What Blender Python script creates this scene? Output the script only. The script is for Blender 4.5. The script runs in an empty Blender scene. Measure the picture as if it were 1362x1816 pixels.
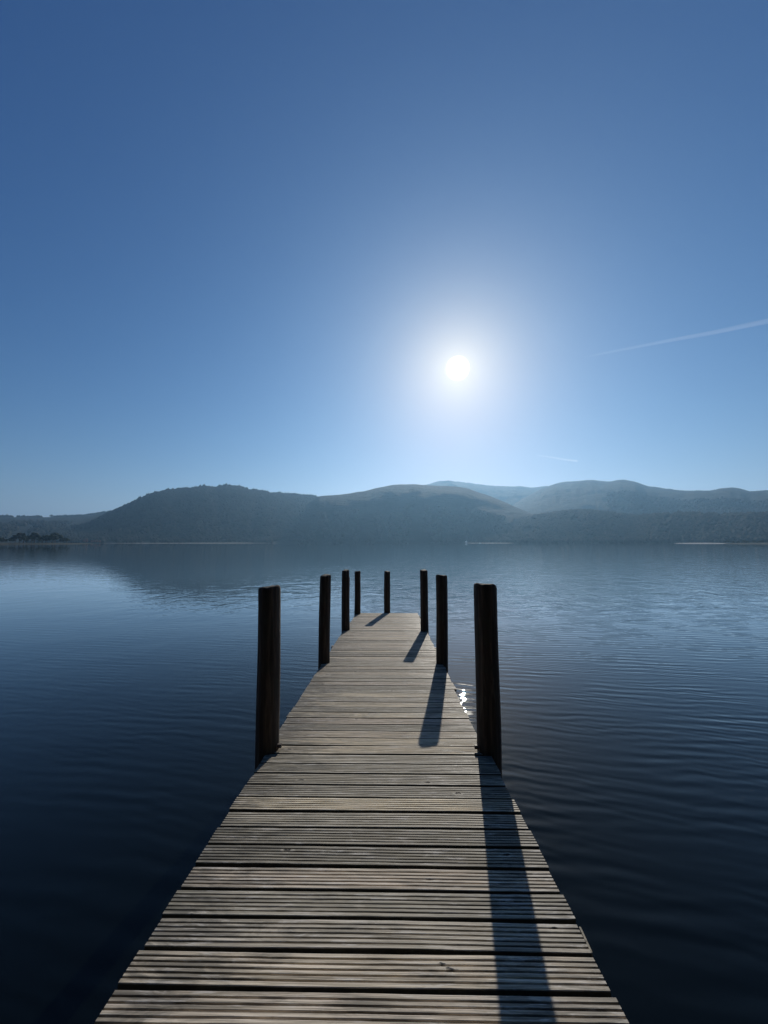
import bpy, bmesh, math, random
import numpy as np
from mathutils import Vector

# ------------------------------------------------------------------ camera
C = bpy.context.scene.collection
SC = bpy.context.scene
HC = 2.45                                   # camera height above the lake
F = 655.0; CX = 681.0; CY = 908.0           # focal length / centre in photo pixels
PITCH = math.atan((962 - CY) / F)
cam_d = bpy.data.cameras.new('camera')
cam = bpy.data.objects.new('camera', cam_d); C.objects.link(cam)
cam.location = (0, 0, HC)
cam.rotation_euler = (math.radians(90) + PITCH, 0, 0)
cam_d.sensor_fit = 'HORIZONTAL'; cam_d.sensor_width = 36
cam_d.lens = 36 * F / 1362.0
cam_d.clip_start = 0.05; cam_d.clip_end = 80000
SC.camera = cam

# ------------------------------------------------------------------ sky and sun
SUN_EL = math.radians(25.5); SUN_AZ = math.radians(11.7)   # azimuth from +Y towards +X
SUN = Vector((math.sin(SUN_AZ) * math.cos(SUN_EL), math.cos(SUN_AZ) * math.cos(SUN_EL), math.sin(SUN_EL)))
W = bpy.data.worlds.new('World'); SC.world = W; W.use_nodes = True
nt = W.node_tree; nt.nodes.clear()
def N(t, typ, **k):
    n = t.nodes.new(typ)
    for a, v in k.items():
        if a == 'i':
            for kk, vv in v.items(): n.inputs[kk].default_value = vv
        else: setattr(n, a, v)
    return n
out = N(nt, 'ShaderNodeOutputWorld')
sky = N(nt, 'ShaderNodeTexSky', sky_type='NISHITA', sun_disc=False, sun_elevation=SUN_EL, sun_rotation=SUN_AZ,
        altitude=300, air_density=1.0, dust_density=0.2, ozone_density=3.5)
bg = N(nt, 'ShaderNodeBackground', i={'Strength': 0.1})
# grade the sky's contrast (a deeper, clearer blue overhead than the model's default air)
g0 = N(nt, 'ShaderNodeVectorMath', operation='SCALE'); g0.inputs['Scale'].default_value = 0.065
nt.links.new(sky.outputs[0], g0.inputs[0])
sp = N(nt, 'ShaderNodeSeparateXYZ'); nt.links.new(g0.outputs[0], sp.inputs[0]); cb = N(nt, 'ShaderNodeCombineXYZ')
for i_, (pw, am) in enumerate(((1.75, 27.9), (1.28, 12.6), (0.95, 9.9))):
    q_ = N(nt, 'ShaderNodeMath', operation='POWER'); q_.inputs[1].default_value = pw; nt.links.new(sp.outputs[i_], q_.inputs[0])
    w_ = N(nt, 'ShaderNodeMath', operation='MULTIPLY'); w_.inputs[1].default_value = am; nt.links.new(q_.outputs[0], w_.inputs[0]); nt.links.new(w_.outputs[0], cb.inputs[i_])
nt.links.new(cb.outputs[0], bg.inputs[0])
# the bright aureole and overexposed disc round the sun: part of the sky, a function of direction only
tc = N(nt, 'ShaderNodeTexCoord')
dot = N(nt, 'ShaderNodeVectorMath', operation='DOT_PRODUCT'); dot.inputs[1].default_value = SUN
nt.links.new(tc.outputs['Generated'], dot.inputs[0])
ac = N(nt, 'ShaderNodeMath', operation='ARCCOSINE', use_clamp=False)
nt.links.new(dot.outputs['Value'], ac.inputs[0])
def expo(scale, amp):
    m = N(nt, 'ShaderNodeMath', operation='MULTIPLY'); m.inputs[1].default_value = -1 / math.radians(scale)
    nt.links.new(ac.outputs[0], m.inputs[0])
    e = N(nt, 'ShaderNodeMath', operation='EXPONENT'); nt.links.new(m.outputs[0], e.inputs[0])
    a = N(nt, 'ShaderNodeMath', operation='MULTIPLY'); a.inputs[1].default_value = amp
    nt.links.new(e.outputs[0], a.inputs[0]); return a
def addn(a, b):
    s = N(nt, 'ShaderNodeMath', operation='ADD'); nt.links.new(a.outputs[0], s.inputs[0]); nt.links.new(b.outputs[0], s.inputs[1]); return s
bgA = N(nt, 'ShaderNodeBackground', i={'Color': (1.0, 0.86, 0.46, 1)})
nt.links.new(expo(5.0, 0.74).outputs[0], bgA.inputs['Strength'])
bgB = N(nt, 'ShaderNodeBackground', i={'Color': (.132, .130, .113, 1)})
nt.links.new(expo(12.0, 1.0).outputs[0], bgB.inputs['Strength'])
disc = N(nt, 'ShaderNodeMapRange', interpolation_type='SMOOTHSTEP', i={'From Min': math.radians(0.7), 'From Max': math.radians(1.75), 'To Min': 8.0, 'To Max': 0.0})
nt.links.new(ac.outputs[0], disc.inputs['Value'])
bgD = N(nt, 'ShaderNodeBackground', i={'Color': (1.0, 0.94, 0.84, 1)})
nt.links.new(disc.outputs[0], bgD.inputs['Strength'])
s1 = N(nt, 'ShaderNodeAddShader'); s2 = N(nt, 'ShaderNodeAddShader')
nt.links.new(bg.outputs[0], s1.inputs[0]); nt.links.new(bgA.outputs[0], s1.inputs[1])
nt.links.new(s1.outputs[0], s2.inputs[0]); nt.links.new(bgD.outputs[0], s2.inputs[1])
s3 = N(nt, 'ShaderNodeAddShader'); nt.links.new(s2.outputs[0], s3.inputs[0]); nt.links.new(bgB.outputs[0], s3.inputs[1])
nt.links.new(s3.outputs[0], out.inputs['Surface'])

sun_d = bpy.data.lights.new('sun', 'SUN'); sun_d.energy = 4.6; sun_d.angle = math.radians(0.5); sun_d.color = (1.0, 0.93, 0.82)
sun = bpy.data.objects.new('sun', sun_d); C.objects.link(sun); sun.location = (0, 0, 60)
sun.rotation_euler = (-SUN).to_track_quat('-Z', 'Y').to_euler()

SC.view_settings.view_transform = 'Standard'; SC.view_settings.look = 'None'
SC.view_settings.exposure = 0.0; SC.view_settings.gamma = 1.0; SC.view_settings.use_curve_mapping = False
SC.render.engine = 'CYCLES'
SC.cycles.use_denoising = True
SC.cycles.max_bounces = 8; SC.cycles.volume_bounces = 0; SC.cycles.sample_clamp_indirect = 6.0

# ------------------------------------------------------------------ helpers
def obj(name, me, mat=None, parent=None):
    o = bpy.data.objects.new(name, me); C.objects.link(o)
    if mat: me.materials.append(mat)
    if parent: o.parent = parent
    return o
def bmobj(name, bm, mat=None, parent=None, smooth=False):
    me = bpy.data.meshes.new(name); bm.to_mesh(me); bm.free()
    if smooth:
        for p in me.polygons: p.use_smooth = True
    return obj(name, me, mat, parent)
def npmesh(name, verts, faces, smooth=False):
    """verts (n,3); faces (m,3) or (m,4) numpy"""
    me = bpy.data.meshes.new(name)
    v = np.asarray(verts, np.float32); f = np.asarray(faces, np.int32); k = f.shape[1]
    me.vertices.add(len(v)); me.vertices.foreach_set('co', v.ravel())
    me.loops.add(f.size); me.loops.foreach_set('vertex_index', f.ravel())
    me.polygons.add(len(f)); me.polygons.foreach_set('loop_start', np.arange(0, f.size, k, dtype=np.int32))
    me.polygons.foreach_set('loop_total', np.full(len(f), k, np.int32))
    if smooth: me.polygons.foreach_set('use_smooth', np.ones(len(f), bool))
    me.update(calc_edges=True); me.validate(); return me
def tag(o, label=None, cat=None, group=None, kind=None):
    if label: o['label'] = label
    if cat: o['category'] = cat
    if group: o['group'] = group
    if kind: o['kind'] = kind
    return o
def empty(name, loc=(0, 0, 0)):
    o = bpy.data.objects.new(name, None); C.objects.link(o); o.location = loc; o.empty_display_size = .3; return o
def copy_tree(o, parent=None):
    c = o.copy(); C.objects.link(c)
    if parent: c.parent = parent
    for ch in list(o.children): copy_tree(ch, c)
    return c
def box(bm, x0, x1, y0, y1, z0, z1, M=None):
    vs = [bm.verts.new((x, y, z)) for z in (z0, z1) for y in (y0, y1) for x in (x0, x1)]
    for f in ((0, 2, 3, 1), (4, 5, 7, 6), (0, 1, 5, 4), (2, 6, 7, 3), (0, 4, 6, 2), (1, 3, 7, 5)):
        bm.faces.new([vs[i] for i in f])
    return vs
def mat(name):
    m = bpy.data.materials.new(name); m.use_nodes = True
    t = m.node_tree; b = t.nodes['Principled BSDF']; return m, t, b
def ramp(t, fac, stops, interp='LINEAR'):
    r = N(t, 'ShaderNodeValToRGB'); r.color_ramp.interpolation = interp
    e = r.color_ramp.elements
    while len(e) < len(stops): e.new(0.5)
    for k, (p, c) in enumerate(stops):
        e[k].position = p; e[k].color = (*c, 1) if len(c) == 3 else c
    t.links.new(fac, r.inputs[0]); return r
def math_(t, op, a, b=None, clamp=False):
    m = N(t, 'ShaderNodeMath', operation=op, use_clamp=clamp)
    for i, v in enumerate((a, b)):
        if v is None: continue
        if isinstance(v, (int, float)): m.inputs[i].default_value = v
        else: t.links.new(v, m.inputs[i])
    return m.outputs[0]
def mapping(t, src, scale=(1, 1, 1), rot=(0, 0, 0), loc=(0, 0, 0)):
    m = N(t, 'ShaderNodeMapping'); m.inputs['Scale'].default_value = scale; m.inputs['Rotation'].default_value = rot; m.inputs['Location'].default_value = loc
    t.links.new(src, m.inputs[0]); return m.outputs[0]
def noise(t, src, scale, detail=3, rough=.5, dist=0):
    n = N(t, 'ShaderNodeTexNoise', i={'Scale': scale, 'Detail': detail, 'Roughness': rough, 'Distortion': dist})
    t.links.new(src, n.inputs['Vector']); return n.outputs['Fac']
def mixc(t, fac, a, b, mode='MIX'):
    m = N(t, 'ShaderNodeMix', data_type='RGBA', blend_type=mode)
    for s, v in ((m.inputs[0], fac), (m.inputs[6], a), (m.inputs[7], b)):
        if isinstance(v, (int, float)): s.default_value = v
        elif isinstance(v, tuple): s.default_value = (*v, 1)
        else: t.links.new(v, s)
    return m.outputs[2]
rng = np.random.default_rng(7); random.seed(7)

def pix(x, y):
    """azimuth and tan(elevation) of the direction measured at a photo pixel"""
    a = (x - CX) / F; b = -(y - CY) / F
    dx, dy, dz = a, math.cos(PITCH) - b * math.sin(PITCH), math.sin(PITCH) + b * math.cos(PITCH)
    return math.atan2(dx, dy), dz / math.hypot(dx, dy)

# ------------------------------------------------------------------ water
WATER_R = 9000
def water_material():
    m, t, b = mat('lake_water')
    geo = N(t, 'ShaderNodeNewGeometry').outputs['Position']
    b.inputs['Base Color'].default_value = (0.001, 0.002, 0.003, 1)
    b.inputs['Roughness'].default_value = 0.008
    b.inputs['IOR'].default_value = 1.333
    sep = N(t, 'ShaderNodeSeparateXYZ'); t.links.new(geo, sep.inputs[0])
    Y = sep.outputs['Y']; X = sep.outputs['X']
    # wind patches (real places on the lake): breeze beyond the jetty, calm close in
    pn = noise(t, mapping(t, geo, (0.03, 0.10, 1)), 1.0, 3, .5)
    reach = N(t, 'ShaderNodeMapRange', interpolation_type='SMOOTHSTEP', i={'From Min': 9.0, 'From Max': 19.0, 'To Min': 0.10, 'To Max': 1.0}); 
    yy = math_(t, 'ADD', Y, math_(t, 'MULTIPLY', math_(t, 'SUBTRACT', pn, .5), 10.0)); t.links.new(yy, reach.inputs['Value'])
    xcalm = N(t, 'ShaderNodeMapRange', interpolation_type='SMOOTHSTEP', i={'From Min': -13.0, 'From Max': -4.5, 'To Min': 0.30, 'To Max': 1.0}); t.links.new(X, xcalm.inputs['Value'])
    pr = ramp(t, pn, [(0.30, (.45,) * 3), (0.62, (1, 1, 1))])
    # breeze wavelets
    w1 = noise(t, mapping(t, geo, (1.05, .85, 1), (0, 0, .12)), 1.0, 2.5, .5, .8)
    w2 = noise(t, mapping(t, geo, (4.0, 3.6, 1), (0, 0, -.2)), 1.0, 2, .5, .3)
    breeze = math_(t, 'ADD', math_(t, 'MULTIPLY', w1, 0.046), math_(t, 'MULTIPLY', w2, 0.0050))
    amp = math_(t, 'MULTIPLY', math_(t, 'MULTIPLY', reach.outputs[0], xcalm.outputs[0]), pr.outputs[0])
    far = N(t, 'ShaderNodeMapRange', interpolation_type='SMOOTHSTEP', i={'From Min': 26.0, 'From Max': 75.0, 'To Min': 1.0, 'To Max': 0.10}); t.links.new(yy, far.inputs['Value'])
    amp = math_(t, 'MULTIPLY', amp, far.outputs[0])
    breeze = math_(t, 'MULTIPLY', breeze, amp)
    # long-crested ripples in the calm water to the right of the jetty
    def wave(lam, ang, seed, dist):
        w = N(t, 'ShaderNodeTexWave', wave_type='BANDS', bands_direction='Y', wave_profile='SIN', i={'Scale': .314 / lam, 'Distortion': dist, 'Detail': 2.0, 'Detail Scale': .9, 'Detail Roughness': .5})
        t.links.new(mapping(t, geo, (1, 1, 1), (0, 0, ang), (seed, seed * 2, 0)), w.inputs['Vector'])
        env = N(t, 'ShaderNodeMapRange', interpolation_type='SMOOTHSTEP', i={'From Min': .40, 'From Max': .66, 'To Min': .12, 'To Max': 1.0})
        t.links.new(noise(t, mapping(t, geo, (.75, 1.3, 1), (0, 0, ang), (seed * 3, seed, 0)), 1.0, 2, .5), env.inputs['Value'])
        return math_(t, 'MULTIPLY', math_(t, 'SUBTRACT', w.outputs['Fac'], .5), env.outputs[0])
    rip = math_(t, 'ADD', math_(t, 'ADD', math_(t, 'MULTIPLY', wave(.235, .16, 3.1, 3.0), .0034), math_(t, 'MULTIPLY', wave(.165, .05, 7.7, 3.5), .0022)), math_(t, 'MULTIPLY', wave(.11, .30, 5.3, 4.0), .0012))
    rx = N(t, 'ShaderNodeMapRange', interpolation_type='SMOOTHSTEP', i={'From Min': -5.0, 'From Max': 2.0, 'To Min': 0.30, 'To Max': 1.0}); t.links.new(X, rx.inputs['Value'])
    rip = math_(t, 'MULTIPLY', rip, rx.outputs[0])
    sw = math_(t, 'MULTIPLY', noise(t, mapping(t, geo, (0.5, 0.9, 1), (0, 0, -.4)), 1.0, 2, .4), 0.006)
    h = math_(t, 'ADD', math_(t, 'ADD', breeze, rip), sw)
    bump = N(t, 'ShaderNodeBump', i={'Strength': 1.0, 'Distance': 1.0})
    t.links.new(h, bump.inputs['Height']); gl = N(t, 'ShaderNodeBsdfGlossy', i={'Roughness': 0.01, 'Color': (1, 1, 1, 1)}); t.links.new(bump.outputs[0], gl.inputs['Normal'])
    df = N(t, 'ShaderNodeBsdfDiffuse', i={'Color': (.0015, .0025, .0025, 1)})
    fr = N(t, 'ShaderNodeFresnel', i={'IOR': 1.333}); t.links.new(bump.outputs[0], fr.inputs['Normal'])
    fac = math_(t, 'MULTIPLY', math_(t, 'POWER', fr.outputs[0], 1.30), 1.92, True)
    mx = N(t, 'ShaderNodeMixShader'); t.links.new(fac, mx.inputs[0]); t.links.new(df.outputs[0], mx.inputs[1]); t.links.new(gl.outputs[0], mx.inputs[2])
    t.links.new(mx.outputs[0], t.nodes['Material Output'].inputs['Surface']); t.nodes.remove(b)
    return m
def build_water():
    n = 96; rr = [0] + [3 * 1.35 ** k for k in range(40) if 3 * 1.35 ** k < WATER_R] + [WATER_R]
    V = [(0, 0, 0)]; Fq = []
    for r in rr[1:]:
        for k in range(n):
            a = 2 * math.pi * k / n; V.append((r * math.sin(a), r * math.cos(a), 0))
    bm = bmesh.new(); vs = [bm.verts.new(v) for v in V]
    for k in range(n): bm.faces.new((vs[0], vs[1 + (k + 1) % n], vs[1 + k]))
    for j in range(len(rr) - 2):
        a0 = 1 + j * n; b0 = a0 + n
        for k in range(n):
            bm.faces.new((vs[a0 + k], vs[a0 + (k + 1) % n], vs[b0 + (k + 1) % n], vs[b0 + k]))
    o = bmobj('lake_water', bm, water_material()); tag(o, kind='structure'); return o
build_water()

# ------------------------------------------------------------------ hills
def hill_material(name, c_dark, c_mid, c_light, scale=0.004, light_from=.6):
    m, t, b = mat(name)
    geo = N(t, 'ShaderNodeNewGeometry').outputs['Position']
    n1 = noise(t, mapping(t, geo, (1, 1, 2.2)), scale, 7, .62, .6)
    n2 = noise(t, mapping(t, geo, (1, 1, 4)), scale * 6, 5, .6)
    f = math_(t, 'ADD', math_(t, 'MULTIPLY', n1, .5), math_(t, 'MULTIPLY', n2, .5))
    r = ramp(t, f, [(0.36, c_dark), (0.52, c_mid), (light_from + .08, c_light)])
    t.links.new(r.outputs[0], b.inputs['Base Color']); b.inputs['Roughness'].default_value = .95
    b.inputs['Specular IOR Level'].default_value = .1
    bump = N(t, 'ShaderNodeBump', i={'Strength': 1.0, 'Distance': 30.0}); t.links.new(n2, bump.inputs['Height']); t.links.new(bump.outputs[0], b.inputs['Normal'])
    return m
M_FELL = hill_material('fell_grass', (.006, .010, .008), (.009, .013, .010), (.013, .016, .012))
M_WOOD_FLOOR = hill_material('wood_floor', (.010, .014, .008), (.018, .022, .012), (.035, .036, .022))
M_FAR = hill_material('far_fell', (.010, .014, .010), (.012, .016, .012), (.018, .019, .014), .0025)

def vnoise(seed, freq, oct_=5, gain=.5):
    r = np.random.default_rng(seed); L = []
    for o in range(oct_):
        L.append((freq * 2 ** o, gain ** o, r.random(3) * 6.28, r.random((256, 256))))
    def f(x, y):
        s = 0; tot = 0
        for fr, a, ph, T in L:
            u = x * fr + ph[0]; v = y * fr + ph[1]
            iu = np.floor(u).astype(int); iv = np.floor(v).astype(int); fu = u - iu; fv = v - iv
            fu = fu * fu * (3 - 2 * fu); fv = fv * fv * (3 - 2 * fv)
            g = lambda i, j: T[i % 256, j % 256]
            s = s + a * ((g(iu, iv) * (1 - fu) + g(iu + 1, iv) * fu) * (1 - fv) + (g(iu, iv + 1) * (1 - fu) + g(iu + 1, iv + 1) * fu) * fv); tot += a
        return s / tot * 2 - 1
    return f
HILLS = {}
def hill(name, prof, Rs, Rr, back, seed, material, rough=18, power=.85, az_ext=None, skyline=1.6):
    """a real ridge: rises from the shore distance Rs to its crest at Rr and falls away behind"""
    pa = [(pix(x, y)) for x, y in prof]
    az = np.array([p[0] for p in pa]); el = np.array([p[1] for p in pa])
    if az_ext:
        for a_, e_ in az_ext:
            a_ = math.radians(a_)
            if a_ < az[0]: az = np.concatenate([[a_], az]); el = np.concatenate([[e_], el])
            else: az = np.concatenate([az, [a_]]); el = np.concatenate([el, [e_]])
    nA = int((az[-1] - az[0]) / math.radians(.14)) + 2
    A = np.linspace(az[0], az[-1], nA)
    E = np.interp(A, az, el)
    k = np.array([1, 2, 3, 2, 1.]); k /= k.sum(); E = np.convolve(np.pad(E, 2, 'edge'), k, 'valid')
    sh = vnoise(seed + 50, 3.0, 4); rs = Rs * (1 + .05 * sh(A * 2, A * 0)); rc = Rr * (1 + .05 * sh(A * 2 + 9, A * 0 + 3))
    S = np.concatenate([np.linspace(-.04, 1, 64), np.linspace(1, 2, 22)[1:]])
    AA, SS = np.meshgrid(A, S, indexing='ij')
    R = np.where(SS <= 1, rs[:, None] + (rc - rs)[:, None] * SS, rc[:, None] + back * (SS - 1))
    Hc = (E * rc)[:, None] + HC
    g = np.clip(SS, 0, 1); g = np.sin(g * math.pi / 2) ** (1 / power) * .55 + .45 * g
    Hh = np.where(SS <= 1, Hc * g, Hc * np.cos((SS - 1) * math.pi / 2))
    Hh = np.where(SS < 0, SS * 80, Hh)
    X = R * np.sin(AA); Y = R * np.cos(AA)
    nz = vnoise(seed, 1 / 420., 6, .52)
    nn = nz(X, Y)
    w = np.clip(SS * 6, 0, 1) * np.clip((1 - SS) * 3, 0, 1) + np.clip((SS - 1) * 3, 0, 1)
    # gullies running down the slope
    gl = vnoise(seed + 7, 1.0, 4, .5)(AA * 60, SS * 2.2)
    amp = rough * np.clip(Hc / 150, .15, 1.3)
    Hh = Hh + nn * amp * w + gl * amp * .28 * w
    fine = vnoise(seed + 3, 1 / 110., 4, .6)(X, Y)
    Hh = Hh + fine * skyline * np.clip(SS * 8, 0, 1)
    env = np.clip((A - A[0]) / math.radians(1.5), 0, 1) * np.clip((A[-1] - A) / math.radians(1.5), 0, 1)
    Hh = np.where(SS > .0, Hh * env[:, None] - (1 - env[:, None]) * 3, Hh)
    nS = len(S)
    V = np.stack([X, Y, Hh], -1).reshape(-1, 3)
    i = np.arange(nA - 1)[:, None] * nS + np.arange(nS - 1)[None, :]
    Fq = np.stack([i, i + nS, i + nS + 1, i + 1], -1).reshape(-1, 4)
    me = npmesh(name, V, Fq, True)
    o = obj(name, me, material); tag(o, kind='structure')
    HILLS[name] = dict(A=A, rs=rs, rc=rc, S=S, H=Hh, R=R)
    return o
def ground(nm, a, s):
    """a point on that hill at azimuth a (rad), slope fraction s"""
    D = HILLS[nm]; A = D['A']; fi = (a - A[0]) / (A[1] - A[0]); i = np.clip(fi.astype(int), 0, len(A) - 2); f = np.clip(fi - i, 0, 1)
    S = D['S']; j = np.clip(np.searchsorted(S, s) - 1, 0, len(S) - 2); g = (s - S[j]) / (S[j + 1] - S[j])
    def q(T): return (T[i, j] * (1 - f) + T[i + 1, j] * f) * (1 - g) + (T[i, j + 1] * (1 - f) + T[i + 1, j + 1] * f) * g
    R = q(D['R']); return np.stack([R * np.sin(a), R * np.cos(a), q(D['H'])], -1)

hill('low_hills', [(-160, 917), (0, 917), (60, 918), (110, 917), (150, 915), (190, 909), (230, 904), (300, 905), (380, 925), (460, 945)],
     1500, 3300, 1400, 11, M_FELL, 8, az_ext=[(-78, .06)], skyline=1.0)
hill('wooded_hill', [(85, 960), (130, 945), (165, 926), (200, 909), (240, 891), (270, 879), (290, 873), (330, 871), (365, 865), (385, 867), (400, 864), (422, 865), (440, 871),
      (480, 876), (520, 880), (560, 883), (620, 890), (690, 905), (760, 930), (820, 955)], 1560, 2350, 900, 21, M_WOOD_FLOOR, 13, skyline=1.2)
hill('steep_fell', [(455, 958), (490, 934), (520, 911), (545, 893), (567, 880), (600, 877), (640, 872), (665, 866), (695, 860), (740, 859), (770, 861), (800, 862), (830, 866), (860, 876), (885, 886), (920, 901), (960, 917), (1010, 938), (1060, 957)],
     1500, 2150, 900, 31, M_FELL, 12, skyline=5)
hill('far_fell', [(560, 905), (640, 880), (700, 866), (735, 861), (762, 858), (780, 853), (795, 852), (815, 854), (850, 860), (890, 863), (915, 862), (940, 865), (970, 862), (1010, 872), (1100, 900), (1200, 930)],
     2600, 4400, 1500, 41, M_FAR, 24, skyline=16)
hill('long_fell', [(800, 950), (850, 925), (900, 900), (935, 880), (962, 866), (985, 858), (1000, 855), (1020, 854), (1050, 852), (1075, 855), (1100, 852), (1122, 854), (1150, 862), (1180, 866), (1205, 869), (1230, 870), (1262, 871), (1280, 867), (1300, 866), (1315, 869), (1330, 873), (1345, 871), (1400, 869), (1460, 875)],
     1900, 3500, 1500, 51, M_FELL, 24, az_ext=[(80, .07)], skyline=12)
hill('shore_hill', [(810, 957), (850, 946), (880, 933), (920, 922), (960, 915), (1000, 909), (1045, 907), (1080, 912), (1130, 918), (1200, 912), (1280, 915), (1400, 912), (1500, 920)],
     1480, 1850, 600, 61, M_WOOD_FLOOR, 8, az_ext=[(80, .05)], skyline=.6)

# ------------------------------------------------------------------ woodland as stuff (a canopy nobody could count)
def leaf_material(name, a, b_, sc=.12):
    m, t, b = mat(name)
    g = N(t, 'ShaderNodeNewGeometry').outputs['Position']
    n = noise(t, g, sc, 4, .6); r = ramp(t, n, [(.35, a), (.65, b_)])
    t.links.new(r.outputs[0], b.inputs['Base Color']); b.inputs['Roughness'].default_value = .9; b.inputs['Specular IOR Level'].default_value = .15
    return m
M_CANOPY = leaf_material('bare_winter_canopy', (.008, .011, .007), (.022, .022, .014), .02)
M_CONIFER = leaf_material('evergreen_canopy', (.010, .018, .009), (.028, .038, .016), .15)
M_BARK = leaf_material('bark', (.03, .022, .015), (.07, .055, .04), 1.5)
def ico():
    bm = bmesh.new(); bmesh.ops.create_icosphere(bm, subdivisions=1, radius=1)
    v = np.array([x.co[:] for x in bm.verts]); f = np.array([[q.index for q in p.verts] for p in bm.faces]); bm.free(); return v, f
IV, IF = ico()
def blobs(name, P, rad, hgt, material):
    n = len(P); v = IV[None] * (1 + .35 * (rng.random((n, len(IV), 1)) - .5))
    v = v * np.stack([rad, rad, hgt], -1)[:, None, :] + P[:, None, :] + np.array([0, 0, 1.]) * (hgt * .6)[:, None, None]
    f = IF[None] + (np.arange(n) * len(IV))[:, None, None]
    return obj(name, npmesh(name, v.reshape(-1, 3), f.reshape(-1, 3)), material)
def wood(hn, px0, px1, s0, s1, n, seed, clump=.0, r=(4, 7.5), h=(5, 9), name='woodland', m=M_CANOPY, bias=1.0):
    g = np.random.default_rng(seed)
    a = np.array([pix(x, 962)[0] for x in (px0, px1)]); A = a[0] + (a[1] - a[0]) * g.random(n); s = s0 + (s1 - s0) * g.random(n) ** bias
    if clump:
        c = vnoise(seed, 1.0, 3)(A * 45, s * 5); k = c > clump; A = A[k]; s = s[k]
    P = ground(hn, A, s); k = P[:, 2] > .5; P = P[k]; n = len(P)
    rd = g.uniform(*r, n); hh = g.uniform(*h, n) * (.75 + .5 * g.random(n))
    o = blobs(name, P, rd, hh, m); tag(o, kind='stuff'); return o
wood('wooded_hill', 95, 640, .0, 1.06, 26000, 1)
wood('wooded_hill', 200, 560, .95, 1.0, 900, 12, clump=-.1, r=(4, 7), h=(8, 14))
wood('steep_fell', 470, 1040, .0, .42, 9000, 2, clump=-.1)
wood('shore_hill', 830, 1480, .0, 1.0, 16000, 3, clump=-.45)
wood('long_fell', 1080, 1480, .0, .55, 4500, 4, clump=.0)
wood('low_hills', -160, 330, .0, .5, 7000, 5, clump=-.05)
wood('low_hills', -160, 200, .94, 1.0, 1100, 6, clump=-.35, r=(3, 7), h=(2, 8))

# unseen wooded bank, added behind the camera to keep skylight off the jetty
def added_bank():
    nx, ny = 60, 24; nz = vnoise(77, .12, 4); V = []
    for i in range(nx):
        for j in range(ny):
            x = -60 + 120 * i / (nx - 1); y = -1.6 - 48 * (j / (ny - 1)) ** 1.4 - .004 * x * x; z = -.5 + 5.5 * (j / (ny - 1)) ** .8 + .35 * float(nz(np.array(x), np.array(y))); V.append((x, y, z))
    i = np.arange(nx - 1)[:, None] * ny + np.arange(ny - 1)[None, :]
    Fq = np.stack([i, i + 1, i + ny + 1, i + ny], -1).reshape(-1, 4)
    o = obj('ground', npmesh('ground', V, Fq, True), M_WOOD_FLOOR); tag(o, kind='structure')  # slope of the added bank, out of view
    g = np.random.default_rng(78); n = 8500; x = g.uniform(-58, 58, n); d = g.random(n); y = -6.5 - 34 * d - .004 * x * x; z = 1.2 + 3.6 * d + g.random(n) ** .8 * 14.5
    k = (abs(x) > 2.2) | (y < -14); P = np.stack([x, y, z], -1)[k]; n = len(P)
    o = blobs('woodland', P, g.uniform(.5, 1.3, n), g.uniform(.4, 1.0, n), M_CONIFER); tag(o, kind='stuff')  # unseen trees, massed tall to block light from behind
added_bank()

# ------------------------------------------------------------------ far shore beach, promontory and islet
def land_strip(name, a0, a1, r_in, r_out, h, material, seed, humps=0):
    n = 160; A = np.linspace(math.radians(a0), math.radians(a1), n); T = np.linspace(0, 1, 9)
    nz = vnoise(seed, 6.0, 4); w = np.sin(np.linspace(0, math.pi, n)) ** .35
    V = []
    for i, a in enumerate(A):
        for tt in T:
            r = r_in + (r_out - r_in) * (.5 + (tt - .5) * (.35 + .65 * w[i])) + nz(np.array(a * 9), np.array(1.)) * (r_out - r_in) * .12
            z = -.6 + (h + .6) * math.sin(tt * math.pi) ** .6 * w[i] + float(nz(np.array(a * 60), np.array(tt * 2))) * humps * w[i]
            V.append((r * math.sin(a), r * math.cos(a), z))
    i = np.arange(n - 1)[:, None] * 9 + np.arange(8)[None, :]
    Fq = np.stack([i, i + 9, i + 10, i + 1], -1).reshape(-1, 4)
    o = obj(name, npmesh(name, V, Fq, True), material); tag(o, kind='structure'); return o
def plain(name, c, rough=.9, sc=.5, var=.3, spec=.2):
    m, t, b = mat(name); g = N(t, 'ShaderNodeNewGeometry').outputs['Position']
    n = noise(t, g, sc, 4, .6); lo = tuple(x * (1 - var) for x in c); hi = tuple(x * (1 + var) for x in c)
    t.links.new(ramp(t, n, [(.3, lo), (.7, hi)]).outputs[0], b.inputs['Base Color']); b.inputs['Roughness'].default_value = rough
    b.inputs['Specular IOR Level'].default_value = spec; return m
M_SHINGLE = plain('pale_shingle', (.33, .32, .29), .9, .05, .15)
M_BANK = plain('rough_grass_bank', (.025, .026, .015), .95, .1)
land_strip('beach', -38.5, -16, 1415, 1440, .8, M_SHINGLE, 5)
land_strip('beach', 38.0, 43.2, 1180, 1225, 1.6, plain('white_shingle', (.42, .40, .37), .9, .05, .15), 6)
land_strip('beach', 12.0, 19.5, 1395, 1420, 1.0, M_SHINGLE, 8)
land_strip('promontory', -58, -37.8, 760, 900, 2.2, M_BANK, 9, .5)
land_strip('islet', 42.4, 50.0, 1000, 1060, 2.0, M_BANK, 12, .5)

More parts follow.
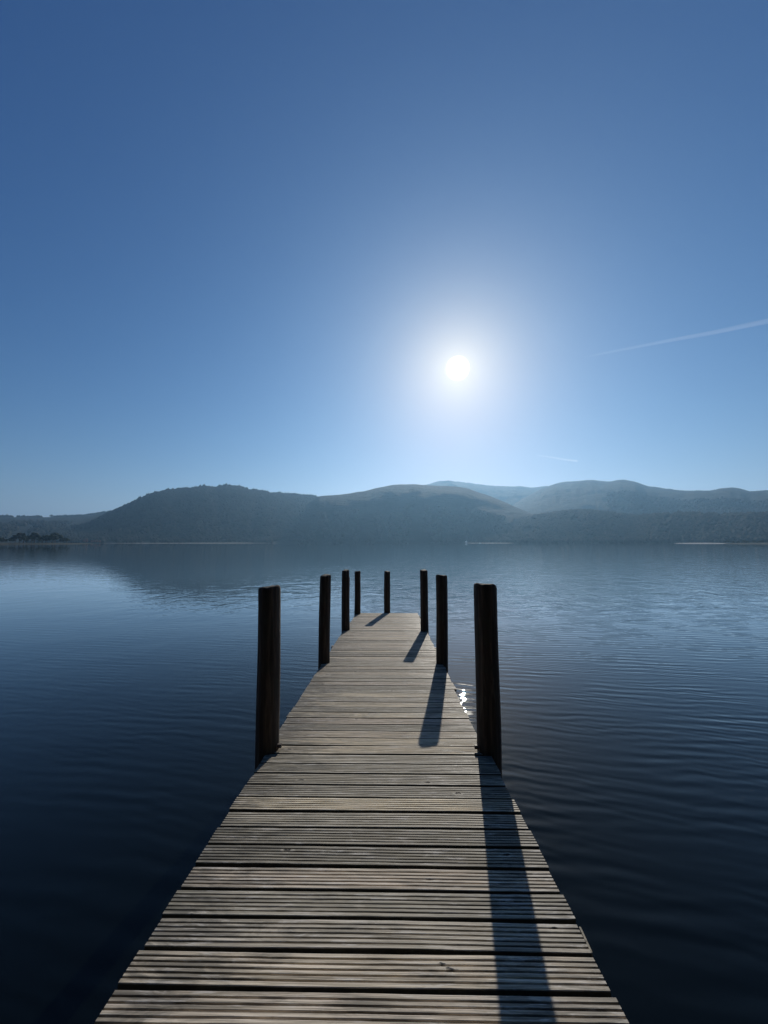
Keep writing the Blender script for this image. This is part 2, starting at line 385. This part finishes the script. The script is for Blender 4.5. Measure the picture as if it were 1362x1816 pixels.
# ------------------------------------------------------------------ individual trees
def tree_crown(h, r, seed, kind):
    g = np.random.default_rng(seed); P = []; R = []; Hh = []
    n = 34
    for k in range(n):
        u = g.random() ** .8; z = h * (.22 + .74 * u)
        if kind == 'conifer': rr = r * (1 - u) * .9 + .3
        else: rr = r * math.sin(math.pi * (.18 + .75 * u)) ** .8
        a = g.random() * 6.28; d = rr * math.sqrt(g.random())
        P.append((d * math.cos(a), d * math.sin(a), z)); s = (.34 if kind == 'conifer' else .36) * r * (1.15 - .5 * u) * g.uniform(.6, 1.2)
        R.append(s); Hh.append(s * g.uniform(.6, 1.0))
    P = np.array(P); R = np.array(R); Hh = np.array(Hh)
    v = IV[None] * (1 + .7 * (g.random((n, len(IV), 1)) - .5)) * np.stack([R, R, Hh], -1)[:, None, :] + P[:, None, :]
    f = IF[None] + (np.arange(n) * len(IV))[:, None, None]
    return npmesh('crown', v.reshape(-1, 3), f.reshape(-1, 3))
def trunk_mesh(h, r):
    bm = bmesh.new(); prev = None
    for k in range(6):
        z = h * .7 * k / 5; rr = r * (1 - .75 * k / 5); ring = [bm.verts.new((rr * math.cos(a * math.pi / 3) + .06 * k * k * r, rr * math.sin(a * math.pi / 3), z)) for a in range(6)]
        if prev:
            for q in range(6): bm.faces.new((prev[q], prev[(q + 1) % 6], ring[(q + 1) % 6], ring[q]))
        prev = ring
    for q in range(5):                                    # limbs
        a = q * 1.26; z0 = h * (.3 + .07 * q); L = h * .28
        p0 = Vector((0, 0, z0)); p1 = Vector((math.cos(a) * L * .7, math.sin(a) * L * .7, z0 + L * .7)); w = r * .3
        a4 = [bm.verts.new(p0 + Vector(d) * w) for d in ((1, 0, 0), (0, 1, 0), (-1, 0, 0), (0, -1, 0))]
        b4 = [bm.verts.new(p1 + Vector(d) * w * .4) for d in ((1, 0, 0), (0, 1, 0), (-1, 0, 0), (0, -1, 0))]
        for s in range(4): bm.faces.new((a4[s], a4[(s + 1) % 4], b4[(s + 1) % 4], b4[s]))
    me = bpy.data.meshes.new('trunk'); bm.to_mesh(me); bm.free(); me.materials.append(M_BARK); return me
PROTO = []
for k, (nm, kd, cm) in enumerate((('broadleaf_tree', 'broad', M_CONIFER), ('broadleaf_tree', 'broad', M_CANOPY), ('pine_tree', 'conifer', M_CONIFER))):
    cr = tree_crown(10, 4.2 if kd == 'broad' else 2.6, 100 + k, kd); cr.materials.append(cm); PROTO.append((nm, cr, trunk_mesh(10, .35)))
def plant_tree(px, dist, z, h, kind, label, group, wide=1.0):
    a = pix(px, 962)[0]; nm, cr, tr = PROTO[kind]
    e = empty(nm, (dist * math.sin(a), dist * math.cos(a), z)); s = h / 10; e.scale = (s * wide, s * wide, s); e.rotation_euler = (0, 0, random.random() * 6.28)
    obj('crown', cr, None, e); obj('trunk', tr, None, e)
    tag(e, label, 'tree', group); return e
gp = 'dark trees crowded on the promontory'
for k in range(26):
    px = -60 + k * 7.2 + random.uniform(-3, 3); hh = 15 if 20 < px < 100 else 9
    plant_tree(px, random.uniform(790, 870), 1.6, hh * random.uniform(.75, 1.15), random.choice((0, 0, 1, 2)),
               'dark tree in the clump on the low point at the left edge of the lake', gp, 1.25)
gs = 'small trees along the skyline of the low left ridge'
for k in range(14):
    px = random.uniform(-10, 190); a = pix(px, 962)[0]
    g_ = ground('low_hills', np.array([a]), np.array([.995]))[0]
    plant_tree(px, math.hypot(g_[0], g_[1]), g_[2] - 1, random.uniform(11, 19), 1, 'small bare tree on the skyline of the low ridge at the left', gs, 1.5)
gt = 'trees breaking the skyline of the wooded hill'
for px in (290, 352, 366, 384, 398, 408, 418, 428, 434, 440, 268):
    a = pix(px, 962)[0]; g_ = ground('wooded_hill', np.array([a]), np.array([.99]))[0]
    plant_tree(px, math.hypot(g_[0], g_[1]), g_[2] - 1, random.uniform(14, 21), 1, 'tree standing up from the crest of the wooded hill left of centre', gt, 1.4)
gi = 'low trees on the islet by the right edge'
for k in range(13):
    plant_tree(1283 + k * 9 + random.uniform(-3, 3), random.uniform(1015, 1045), 1.5, random.uniform(3.5, 6), 0, 'low dark tree on the flat islet at the right edge of the lake', gi, 1.8)
gb = 'reddish bare trees beside the left beach'
M_RUST = leaf_material('rusty_bare_twigs', (.10, .045, .03), (.16, .08, .05), .3)
rc = tree_crown(10, 4.2, 130, 'broad'); rc.materials.append(M_RUST); PROTO.append(('broadleaf_tree', rc, PROTO[0][2]))
for px, hh in ((151, 14), (163, 9), (169, 12), (176, 9)):
    plant_tree(px, 1455, 1.0, hh, 3, 'reddish bare tree at the left end of the pale beach', gb, 1.2)

# ------------------------------------------------------------------ white houses and boat on the far shore
M_RENDER = plain('white_render', (.8, .8, .78), .8, .3, .05); M_SLATE = plain('slate', (.10, .11, .12), .6, .5, .2); M_PANE = plain('dark_glass', (.03, .04, .05), .1, 1, .1, .5)
M_PANE.node_tree.nodes['Principled BSDF'].inputs['Roughness'].default_value = .1
def house(px, dist, z, w, d, h, label):
    a = pix(px, 962)[0]; e = empty('house', (dist * math.sin(a), dist * math.cos(a), z)); e.rotation_euler = (0, 0, -a + .25); tag(e, label, 'house', 'white houses on the far shore')
    bm = bmesh.new(); box(bm, -w / 2, w / 2, -d / 2, d / 2, 0, h); bmobj('wall', bm, M_RENDER, e)
    bm = bmesh.new(); o_ = .4; r = h + d * .42
    L = [bm.verts.new(p) for p in ((-w / 2 - o_, -d / 2 - o_, h + .05), (w / 2 + o_, -d / 2 - o_, h + .05), (w / 2 + o_, d / 2 + o_, h + .05), (-w / 2 - o_, d / 2 + o_, h + .05), (-w / 2 - o_, 0, r), (w / 2 + o_, 0, r))]
    for f in ((0, 1, 5, 4), (2, 3, 4, 5), (0, 4, 3), (1, 2, 5), (3, 2, 1, 0)): bm.faces.new([L[i] for i in f])
    rf = bmobj('roof', bm, M_SLATE, e)
    bm = bmesh.new(); box(bm, w * .28, w * .28 + .9, -.4, .4, r - 1.2, r + 1.1); bmobj('chimney', bm, M_RENDER, rf)
    for lv in range(2 if h > 4 else 1):
        for q in range(3):
            bm = bmesh.new(); x = (-.32 + .32 * q) * w; box(bm, x - .55, x + .55, -d / 2 - .06, -d / 2 + .05, .9 + lv * 2.7, 2.1 + lv * 2.7); bmobj('window', bm, M_PANE, e)
house(826.5, 1500, 3, 7, 6, 3.2, 'tiny white boathouse alone at the foot of the fell, leftmost white building')
house(906, 1505, 6, 7, 6, 4, 'small white house just left of the longer white house on the far shore')
house(914.5, 1510, 6, 13, 7, 5, 'longest white house on the far shore, below the shore hill')
house(893, 1530, 12, 5, 5, 6, 'narrow white house standing slightly uphill left of the white pair')
def boat(px, dist, label):
    a = pix(px, 962)[0]; e = empty('boat', (dist * math.sin(a), dist * math.cos(a), 0)); e.rotation_euler = (0, 0, -a); tag(e, label, 'boat')
    bm = bmesh.new(); st = [(-4, 1.3, .9), (-2.5, 1.5, .95), (0, 1.6, 1.0), (2.5, 1.2, 1.15), (4.6, .1, 1.4)]; rows = []
    for x, w, z in st: rows.append([bm.verts.new(p) for p in ((x, -w, z), (x * .94, -w * .75, -.2), (x * .94, w * .75, -.2), (x, w, z))])
    for p, q in zip(rows, rows[1:]):
        for i in range(3): bm.faces.new((p[i], q[i], q[i + 1], p[i + 1]))
        bm.faces.new((p[3], q[3], q[0], p[0]))
    bm.faces.new(rows[0]); bm.faces.new(rows[-1][::-1]); bmesh.ops.recalc_face_normals(bm, faces=bm.faces); bmobj('hull', bm, M_RENDER, e)
    bm = bmesh.new(); box(bm, -2.2, 1.2, -1.0, 1.0, 1.0, 2.3); bmobj('cabin', bm, M_RENDER, e)
    bm = bmesh.new(); box(bm, -1.8, .9, -1.03, -1.003, 1.5, 2.0); bmobj('window', bm, M_PANE, e)
boat(851, 1370, 'tiny white cabin boat on the water below the far fell')

# ------------------------------------------------------------------ jetty
AX = Vector((0.013625, 0.998813, -0.046772)); BX = Vector((AX.y, -AX.x, 0)).normalized(); NZ = BX.cross(AX).normalized()
O = Vector((0, 0, HC - 1.58))
def dk(u, v, w=0): return O + BX * u + AX * v + NZ * w
from mathutils import Matrix
jetty = empty('jetty', (0, 0, 0)); jetty.matrix_world = Matrix(((BX.x, AX.x, NZ.x, O.x), (BX.y, AX.y, NZ.y, O.y), (BX.z, AX.z, NZ.z, O.z), (0, 0, 0, 1)))
tag(jetty, 'long narrow weathered wooden jetty of ribbed boards running out between dark round posts', 'jetty')
def deck_material():
    m, t, b = mat('weathered_decking')
    tco = N(t, 'ShaderNodeTexCoord').outputs['Object']
    at = N(t, 'ShaderNodeAttribute', attribute_name='board'); bid = at.outputs['Fac']
    comb = N(t, 'ShaderNodeCombineXYZ'); t.links.new(math_(t, 'MULTIPLY', bid, 37.0), comb.inputs[0]); t.links.new(math_(t, 'MULTIPLY', bid, 91.0), comb.inputs[2])
    add = N(t, 'ShaderNodeVectorMath', operation='ADD'); t.links.new(tco, add.inputs[0]); t.links.new(comb.outputs[0], add.inputs[1]); P = add.outputs[0]
    grain = noise(t, mapping(t, P, (2.2, 120, 30)), 1.0, 5, .65, .6)
    fine = noise(t, mapping(t, P, (9, 420, 60)), 1.0, 3, .6)
    base = ramp(t, grain, [(.28, (.08, .068, .052)), (.46, (.40, .355, .27)), (.66, (.80, .73, .60))])
    c = mixc(t, math_(t, 'MULTIPLY', fine, .35), base.outputs[0], (.20, .18, .15))
    # per-board tone
    tone = ramp(t, bid, [(0, (.50, .50, .48)), (.35, (.84, .84, .82)), (.55, (1.0, .94, .93)), (1, (1.25, 1.2, 1.08))])
    c = mixc(t, 1.0, c, tone.outputs[0], 'MULTIPLY')
    # dark weather staining, more towards the board ends
    st = noise(t, mapping(t, P, (2.4, 13, 4)), 1.0, 5, .68, 1.0)
    sep = N(t, 'ShaderNodeSeparateXYZ'); t.links.new(tco, sep.inputs[0])
    ends = math_(t, 'ABSOLUTE', math_(t, 'ADD', sep.outputs['X'], .10))
    er = N(t, 'ShaderNodeMapRange', i={'From Min': .2, 'From Max': .95, 'To Min': -.05, 'To Max': .14}); t.links.new(ends, er.inputs['Value'])
    sm = ramp(t, math_(t, 'ADD', st, er.outputs[0]), [(.47, (0, 0, 0)), (.66, (1, 1, 1))])
    c = mixc(t, math_(t, 'MULTIPLY', sm.outputs[0], .72), c, (.055, .05, .038))
    # silvery worn patches
    sv = ramp(t, noise(t, mapping(t, P, (5, 45, 9), loc=(3, 1, 8)), 1.0, 4, .7, .5), [(.55, (0, 0, 0)), (.66, (1, 1, 1))])
    c = mixc(t, math_(t, 'MULTIPLY', sv.outputs[0], .5), c, (.66, .62, .56))
    # knots with dark hearts
    vo = N(t, 'ShaderNodeTexVoronoi', feature='F1', distance='EUCLIDEAN', i={'Scale': 1.0, 'Randomness': 1.0})
    wob = N(t, 'ShaderNodeTexNoise', i={'Scale': 30.0, 'Detail': 2.0}); t.links.new(P, wob.inputs['Vector'])
    wadd = N(t, 'ShaderNodeVectorMath', operation='MULTIPLY_ADD'); t.links.new(wob.outputs['Color'], wadd.inputs[0]); wadd.inputs[1].default_value = (.14, .14, .14); t.links.new(mapping(t, P, (2.6, 7.5, 1)), wadd.inputs[2])
    t.links.new(wadd.outputs[0], vo.inputs['Vector'])
    kn = ramp(t, vo.outputs['Distance'], [(.035, (1, 1, 1)), (.07, (0, 0, 0))]); kl = ramp(t, vo.outputs['Distance'], [(.05, (0, 0, 0)), (.085, (1, 1, 1)), (.13, (0, 0, 0))])
    c = mixc(t, math_(t, 'MULTIPLY', kl.outputs[0], .55), c, (.52, .47, .38))
    c = mixc(t, math_(t, 'MULTIPLY', kn.outputs[0], .85), c, (.03, .022, .015))
    t.links.new(c, b.inputs['Base Color'])
    rr = ramp(t, sm.outputs[0], [(0, (.74,) * 3), (1, (.55,) * 3)]); t.links.new(rr.outputs[0], b.inputs['Roughness'])
    b.inputs['Specular IOR Level'].default_value = .28
    bh = math_(t, 'ADD', math_(t, 'ADD', math_(t, 'MULTIPLY', grain, .6), math_(t, 'MULTIPLY', fine, .4)), math_(t, 'MULTIPLY', kn.outputs[0], -1.5))
    bump = N(t, 'ShaderNodeBump', i={'Strength': .8, 'Distance': .0025}); t.links.new(bh, bump.inputs['Height']); t.links.new(bump.outputs[0], b.inputs['Normal'])
    return m
M_DECK = deck_material()
M_EDGE = plain('gap_shade_wood', (.055, .05, .035), .9, 14, .4)   # board sides and undersides darkened in colour, painting the shade of the gaps
def deck_mesh():
    V = []; Fc = []; B = []; E_ = []
    v = -2.965; bw = .1205; pitch = .140; nr = 6; k = 0
    g = np.random.default_rng(3)
    while v < 11.28:
        bid = g.random(); wz = g.normal(0, .0012); yaw = g.normal(0, .0012); tilt = g.normal(0, .012)
        left = -1.02 + g.normal(0, .004); right = .823 + g.normal(0, .005)
        if v > 3.25: left = -1.032 + g.normal(0, .004); right = .800 + g.normal(0, .005)
        if v > 4.6: right = .815 + (v - 4.6) * .007 + g.normal(0, .005)
        if v > 8.75: left = -1.00 + (v - 8.75) * .012 + g.normal(0, .004); right = .848 + g.normal(0, .004)
        # cross-section: ribs and grooves
        rb = bw / nr; gr = .0056; ch = .0010; dp = .0078; prof = [(0, -.028)]
        for q in range(nr):
            a = q * rb + (gr / 2 if q else 0); e = (q + 1) * rb - (gr / 2 if q < nr - 1 else 0)
            prof += [(a, -dp if q else -.003), (a + .0006, -ch), (a + ch + .0006, 0), (e - ch - .0006, 0), (e - .0006, -ch), (e, -dp if q < nr - 1 else -.003)]
        prof.append((bw, -.028)); n = len(prof); cols = 24
        base = len(V); ph = g.random() * 6.28; bow = g.normal(0, .0010)
        wear = g.random((cols + 1, nr)) * .0010
        for c in range(cols + 1):
            s = c / cols; u = left + (right - left) * s
            for j, (pv, pz) in enumerate(prof):
                q = min(max((j - 1) // 6, 0), nr - 1)
                z = pz + wz + bow * math.sin(s * 5 + ph) + tilt * (pv - bw / 2)
                if pz > -dp * .9 and 0 < j < n - 1: z -= wear[c, q]
                V.append((u, v + pv + yaw * (u + .1) + .0006 * math.sin(9 * s + ph), z))
            if c:
                a0 = base + (c - 1) * n; b0 = a0 + n
                for j in range(n):
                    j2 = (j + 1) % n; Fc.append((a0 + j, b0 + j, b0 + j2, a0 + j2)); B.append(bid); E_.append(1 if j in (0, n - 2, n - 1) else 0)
        for c0, rev in ((base, 0), (base + cols * n, 1)):            # end grain caps as quads from the underside
            bot0, bot1 = c0, c0 + n - 1
            for j in range(1, n - 2):
                Fc.append((bot0, c0 + j, c0 + j + 1, c0 + j + 1) if not rev else (bot0, c0 + j + 1, c0 + j, c0 + j)); B.append(bid); E_.append(0)
            Fc.append((bot0, c0 + n - 2, bot1, bot1) if not rev else (bot0, bot1, c0 + n - 2, c0 + n - 2)); B.append(bid); E_.append(0)
        v += pitch + g.normal(0, .0012)
    me = bpy.data.meshes.new('deck')
    Fc2 = [f[:3] if f[2] == f[3] else f for f in Fc]
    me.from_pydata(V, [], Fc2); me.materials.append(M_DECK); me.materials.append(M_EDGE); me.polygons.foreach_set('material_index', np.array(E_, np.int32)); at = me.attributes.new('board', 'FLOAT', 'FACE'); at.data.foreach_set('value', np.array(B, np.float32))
    bm = bmesh.new(); bm.from_mesh(me); bmesh.ops.recalc_face_normals(bm, faces=bm.faces); bm.to_mesh(me); bm.free()
    me.update(); return me
obj('deck', deck_mesh(), None, jetty)

def post_material():
    m, t, b = mat('tarred_post')
    P = N(t, 'ShaderNodeTexCoord').outputs['Object']
    n = noise(t, mapping(t, P, (26, 26, 1.6)), 1.0, 6, .65, .4); n2 = noise(t, P, 5, 4, .6)
    c = ramp(t, n, [(.3, (.010, .007, .005)), (.52, (.035, .024, .017)), (.70, (.10, .07, .048))])
    c2 = mixc(t, math_(t, 'MULTIPLY', ramp(t, n2, [(.5, (0, 0, 0)), (.7, (1, 1, 1))]).outputs[0], .5), c.outputs[0], (.035, .04, .025))
    t.links.new(c2, b.inputs['Base Color']); b.inputs['Roughness'].default_value = .8; b.inputs['Specular IOR Level'].default_value = .3
    bump = N(t, 'ShaderNodeBump', i={'Strength': 1.0, 'Distance': .016}); t.links.new(n, bump.inputs['Height']); t.links.new(bump.outputs[0], b.inputs['Normal'])
    return m
M_POST = post_material()
M_IRON = plain('rusty_iron', (.05, .035, .03), .6, 30, .4, .5)
def post(u, v, diam, h, seed, label, lean=(0, 0), chip=False, bolt=None):
    p = dk(u, v); g = np.random.default_rng(seed); r0 = diam / 2
    e = bpy.data.objects.new('post', None)
    bm = bmesh.new(); n = 40; rings = []
    zs = list(np.linspace(-p.z - .9, 0, 10)[:-1]) + list(np.linspace(0, h - .03, 26)) + [h - .014, h - .004, h]
    ph = g.random(8) * 6.28
    for z in zs:
        top = z - (h - .03); sc = 1.0
        if top > .010: sc = .97
        if top > .022: sc = .93
        if top >= .0299: sc = .84
        ring = []
        for k in range(n):
            a = 2 * math.pi * k / n
            rr = r0 * sc * (1 + .022 * math.sin(2 * a + ph[0] + z * .6) + .014 * math.sin(3 * a + ph[1] - z * 1.1) + .008 * math.sin(7 * a + ph[2] + z * 2) + .010 * math.sin(z * 5 + ph[3]) + .012 * (g.random() - .5) + .010 * math.sin(13 * a + ph[5]) - .018 * (z - h / 2))
            zz = z
            if top > -.01: zz += .010 * math.sin(a + ph[4]) + .005 * math.sin(3 * a + ph[5]) + .003 * math.sin(7 * a + ph[0])
            if chip and z > h - .16 and math.cos(a - .1) > .35: rr *= .80; 
            ring.append(bm.verts.new((rr * math.cos(a) + lean[0] * z + .004 * math.sin(z * 3 + ph[6]), rr * math.sin(a) + lean[1] * z, zz)))
        rings.append(ring)
    for A_, B_ in zip(rings, rings[1:]):
        for k in range(n): bm.faces.new((A_[k], A_[(k + 1) % n], B_[(k + 1) % n], B_[k]))
    c = bm.verts.new((lean[0] * h, lean[1] * h, h + .003))
    for k in range(n): bm.faces.new((rings[-1][k], rings[-1][(k + 1) % n], c))
    bm.faces.new(rings[0][::-1])
    me = bpy.data.meshes.new('post'); bm.to_mesh(me); bm.free()
    for q in me.polygons: q.use_smooth = True
    o = obj('post', me, M_POST, jetty)
    o.matrix_parent_inverse = jetty.matrix_world.inverted(); o.location = p
    o['label'] = label
    if bolt is not None:
        bm = bmesh.new(); bmesh.ops.create_cone(bm, cap_ends=True, segments=6, radius1=.017, radius2=.017, depth=.035)
        bmesh.ops.create_cone(bm, cap_ends=True, segments=20, radius1=.030, radius2=.030, depth=.006, matrix=Matrix.Translation((0, 0, -.018)))
        bmesh.ops.bevel(bm, geom=list(bm.edges), offset=.0015, segments=1)
        b_ = bmobj('bolt', bm, M_IRON, o); b_.location = (bolt * (r0 + .008), -.02, .035); b_.rotation_euler = (0, math.pi / 2 * bolt, 0)
bpy.context.view_layer.update()
post(-1.026, 3.255, .194, 1.349, 1, 'nearest post on the left side', (-.012, 0), bolt=1)
post(.832, 3.262, .192, 1.372, 2, 'nearest post on the right side', (.004, 0), bolt=-1)
post(-1.011, 5.89, .172, 1.341, 3, 'second post on the left side', (.004, 0))
post(.820, 5.889, .180, 1.343, 4, 'second post on the right side')
post(-.990, 8.59, .185, 1.347, 5, 'third post on the left side, chipped at its top', (-.002, 0), chip=True)
post(.796, 8.488, .175, 1.352, 6, 'third post on the right side', (-.01, 0))
post(-.935, 11.10, .180, 1.250, 7, 'corner post at the far left end')
post(-.062, 11.41, .186, 1.237, 8, 'post at the middle of the far end', (.006, 0))

M_BEAM = plain('wet_beam', (.06, .05, .035), .8, 8, .35)
def beam(u0, u1, v0, v1, w0, w1, name='beam', m=M_BEAM):
    bm = bmesh.new(); box(bm, u0, u1, v0, v1, w0, w1); bmesh.ops.bevel(bm, geom=list(bm.edges), offset=.004, segments=1); return bmobj(name, bm, m, jetty)
for u in (-.90, -.10, .70): beam(u - .035, u + .035, -2.95, 11.25, -.20, -.031)
for v in (-2.0, .6, 3.27, 5.89, 8.55, 11.12): beam(-.93, .74, v - .05, v + .05, -.36, -.203, 'cross_beam')
beam(-.98, .84, 11.275, 11.31, -.17, -.004, 'end_board')
# a loose batten end and small iron brackets showing past the edge
bt = beam(0, .008, 0, .11, -.03, -.006, 'edge_batten', M_DECK); bt.location = (.822, 1.665, -.006); bt.rotation_euler = (0, 0, -.06)
for u, v in ((-1.045, 6.98), (.838, 6.84), (.86, 10.62)):
    bm = bmesh.new(); box(bm, -.012, .012, -.06, .06, -.10, .003); box(bm, -.018, .018, -.016, .016, .003, .012); bmesh.ops.bevel(bm, geom=list(bm.edges), offset=.002, segments=1)
    o = bmobj('bracket', bm, M_IRON, jetty); o.location = (u, v, 0)

# ------------------------------------------------------------------ contrail and wisp of cloud, outside the haze
def trail(name, p0, p1, r0, r1, dens, label, cat):
    bm = bmesh.new(); n = 12; segs = 14; rings = []; d = (p1 - p0); side = d.cross(Vector((0, 0, 1))).normalized(); up = side.cross(d).normalized()
    for k in range(segs + 1):
        s = k / segs; r = r0 + (r1 - r0) * s; 
        if k in (0,): r *= .15
        c = p0 + d * s + up * (math.sin(s * 7) * .12 + math.sin(s * 17) * .05) * r1
        rings.append([bm.verts.new(c + (side * math.cos(a) + up * math.sin(a)) * r * (1 + .12 * math.sin(3 * a + k))) for a in (2 * math.pi * q / n for q in range(n))])
    for A_, B_ in zip(rings, rings[1:]):
        for q in range(n): bm.faces.new((A_[q], A_[(q + 1) % n], B_[(q + 1) % n], B_[q]))
    bm.faces.new(rings[0][::-1]); bm.faces.new(rings[-1]); bmesh.ops.recalc_face_normals(bm, faces=bm.faces)
    m = bpy.data.materials.new(name); m.use_nodes = True; t = m.node_tree; t.nodes.clear(); o_ = N(t, 'ShaderNodeOutputMaterial')
    v = N(t, 'ShaderNodeVolumePrincipled', i={'Color': (.95, .97, 1, 1), 'Density': dens, 'Anisotropy': .45}); t.links.new(v.outputs[0], o_.inputs['Volume'])
    o = bmobj(name, bm, m); tag(o, label, cat); return o
def sky_pt(x, y, hgt):
    a, e = pix(x, y); r = hgt / e; return Vector((r * math.sin(a), r * math.cos(a), hgt))
trail('contrail', sky_pt(1035, 634, 8000), sky_pt(1420, 558, 8000), 40, 110, .00045, 'faint straight vapour trail slanting up at the right of the sky', 'contrail')
trail('cloud', sky_pt(950, 807, 7000), sky_pt(1024, 818, 7000), 50, 100, .0006, 'small wisp of cloud just above the long fell', 'cloud')

# ------------------------------------------------------------------ haze
bm = bmesh.new(); box(bm, -10000, 10000, -9600, 10000, -9, 775)
m = bpy.data.materials.new('haze'); m.use_nodes = True; t = m.node_tree; t.nodes.clear(); o_ = N(t, 'ShaderNodeOutputMaterial')
v = N(t, 'ShaderNodeVolumePrincipled', i={'Color': (.33, .63, .97, 1), 'Density': 1.3e-4, 'Anisotropy': .5}); t.links.new(v.outputs[0], o_.inputs['Volume'])
hz = bmobj('haze', bm, m); tag(hz, kind='stuff')
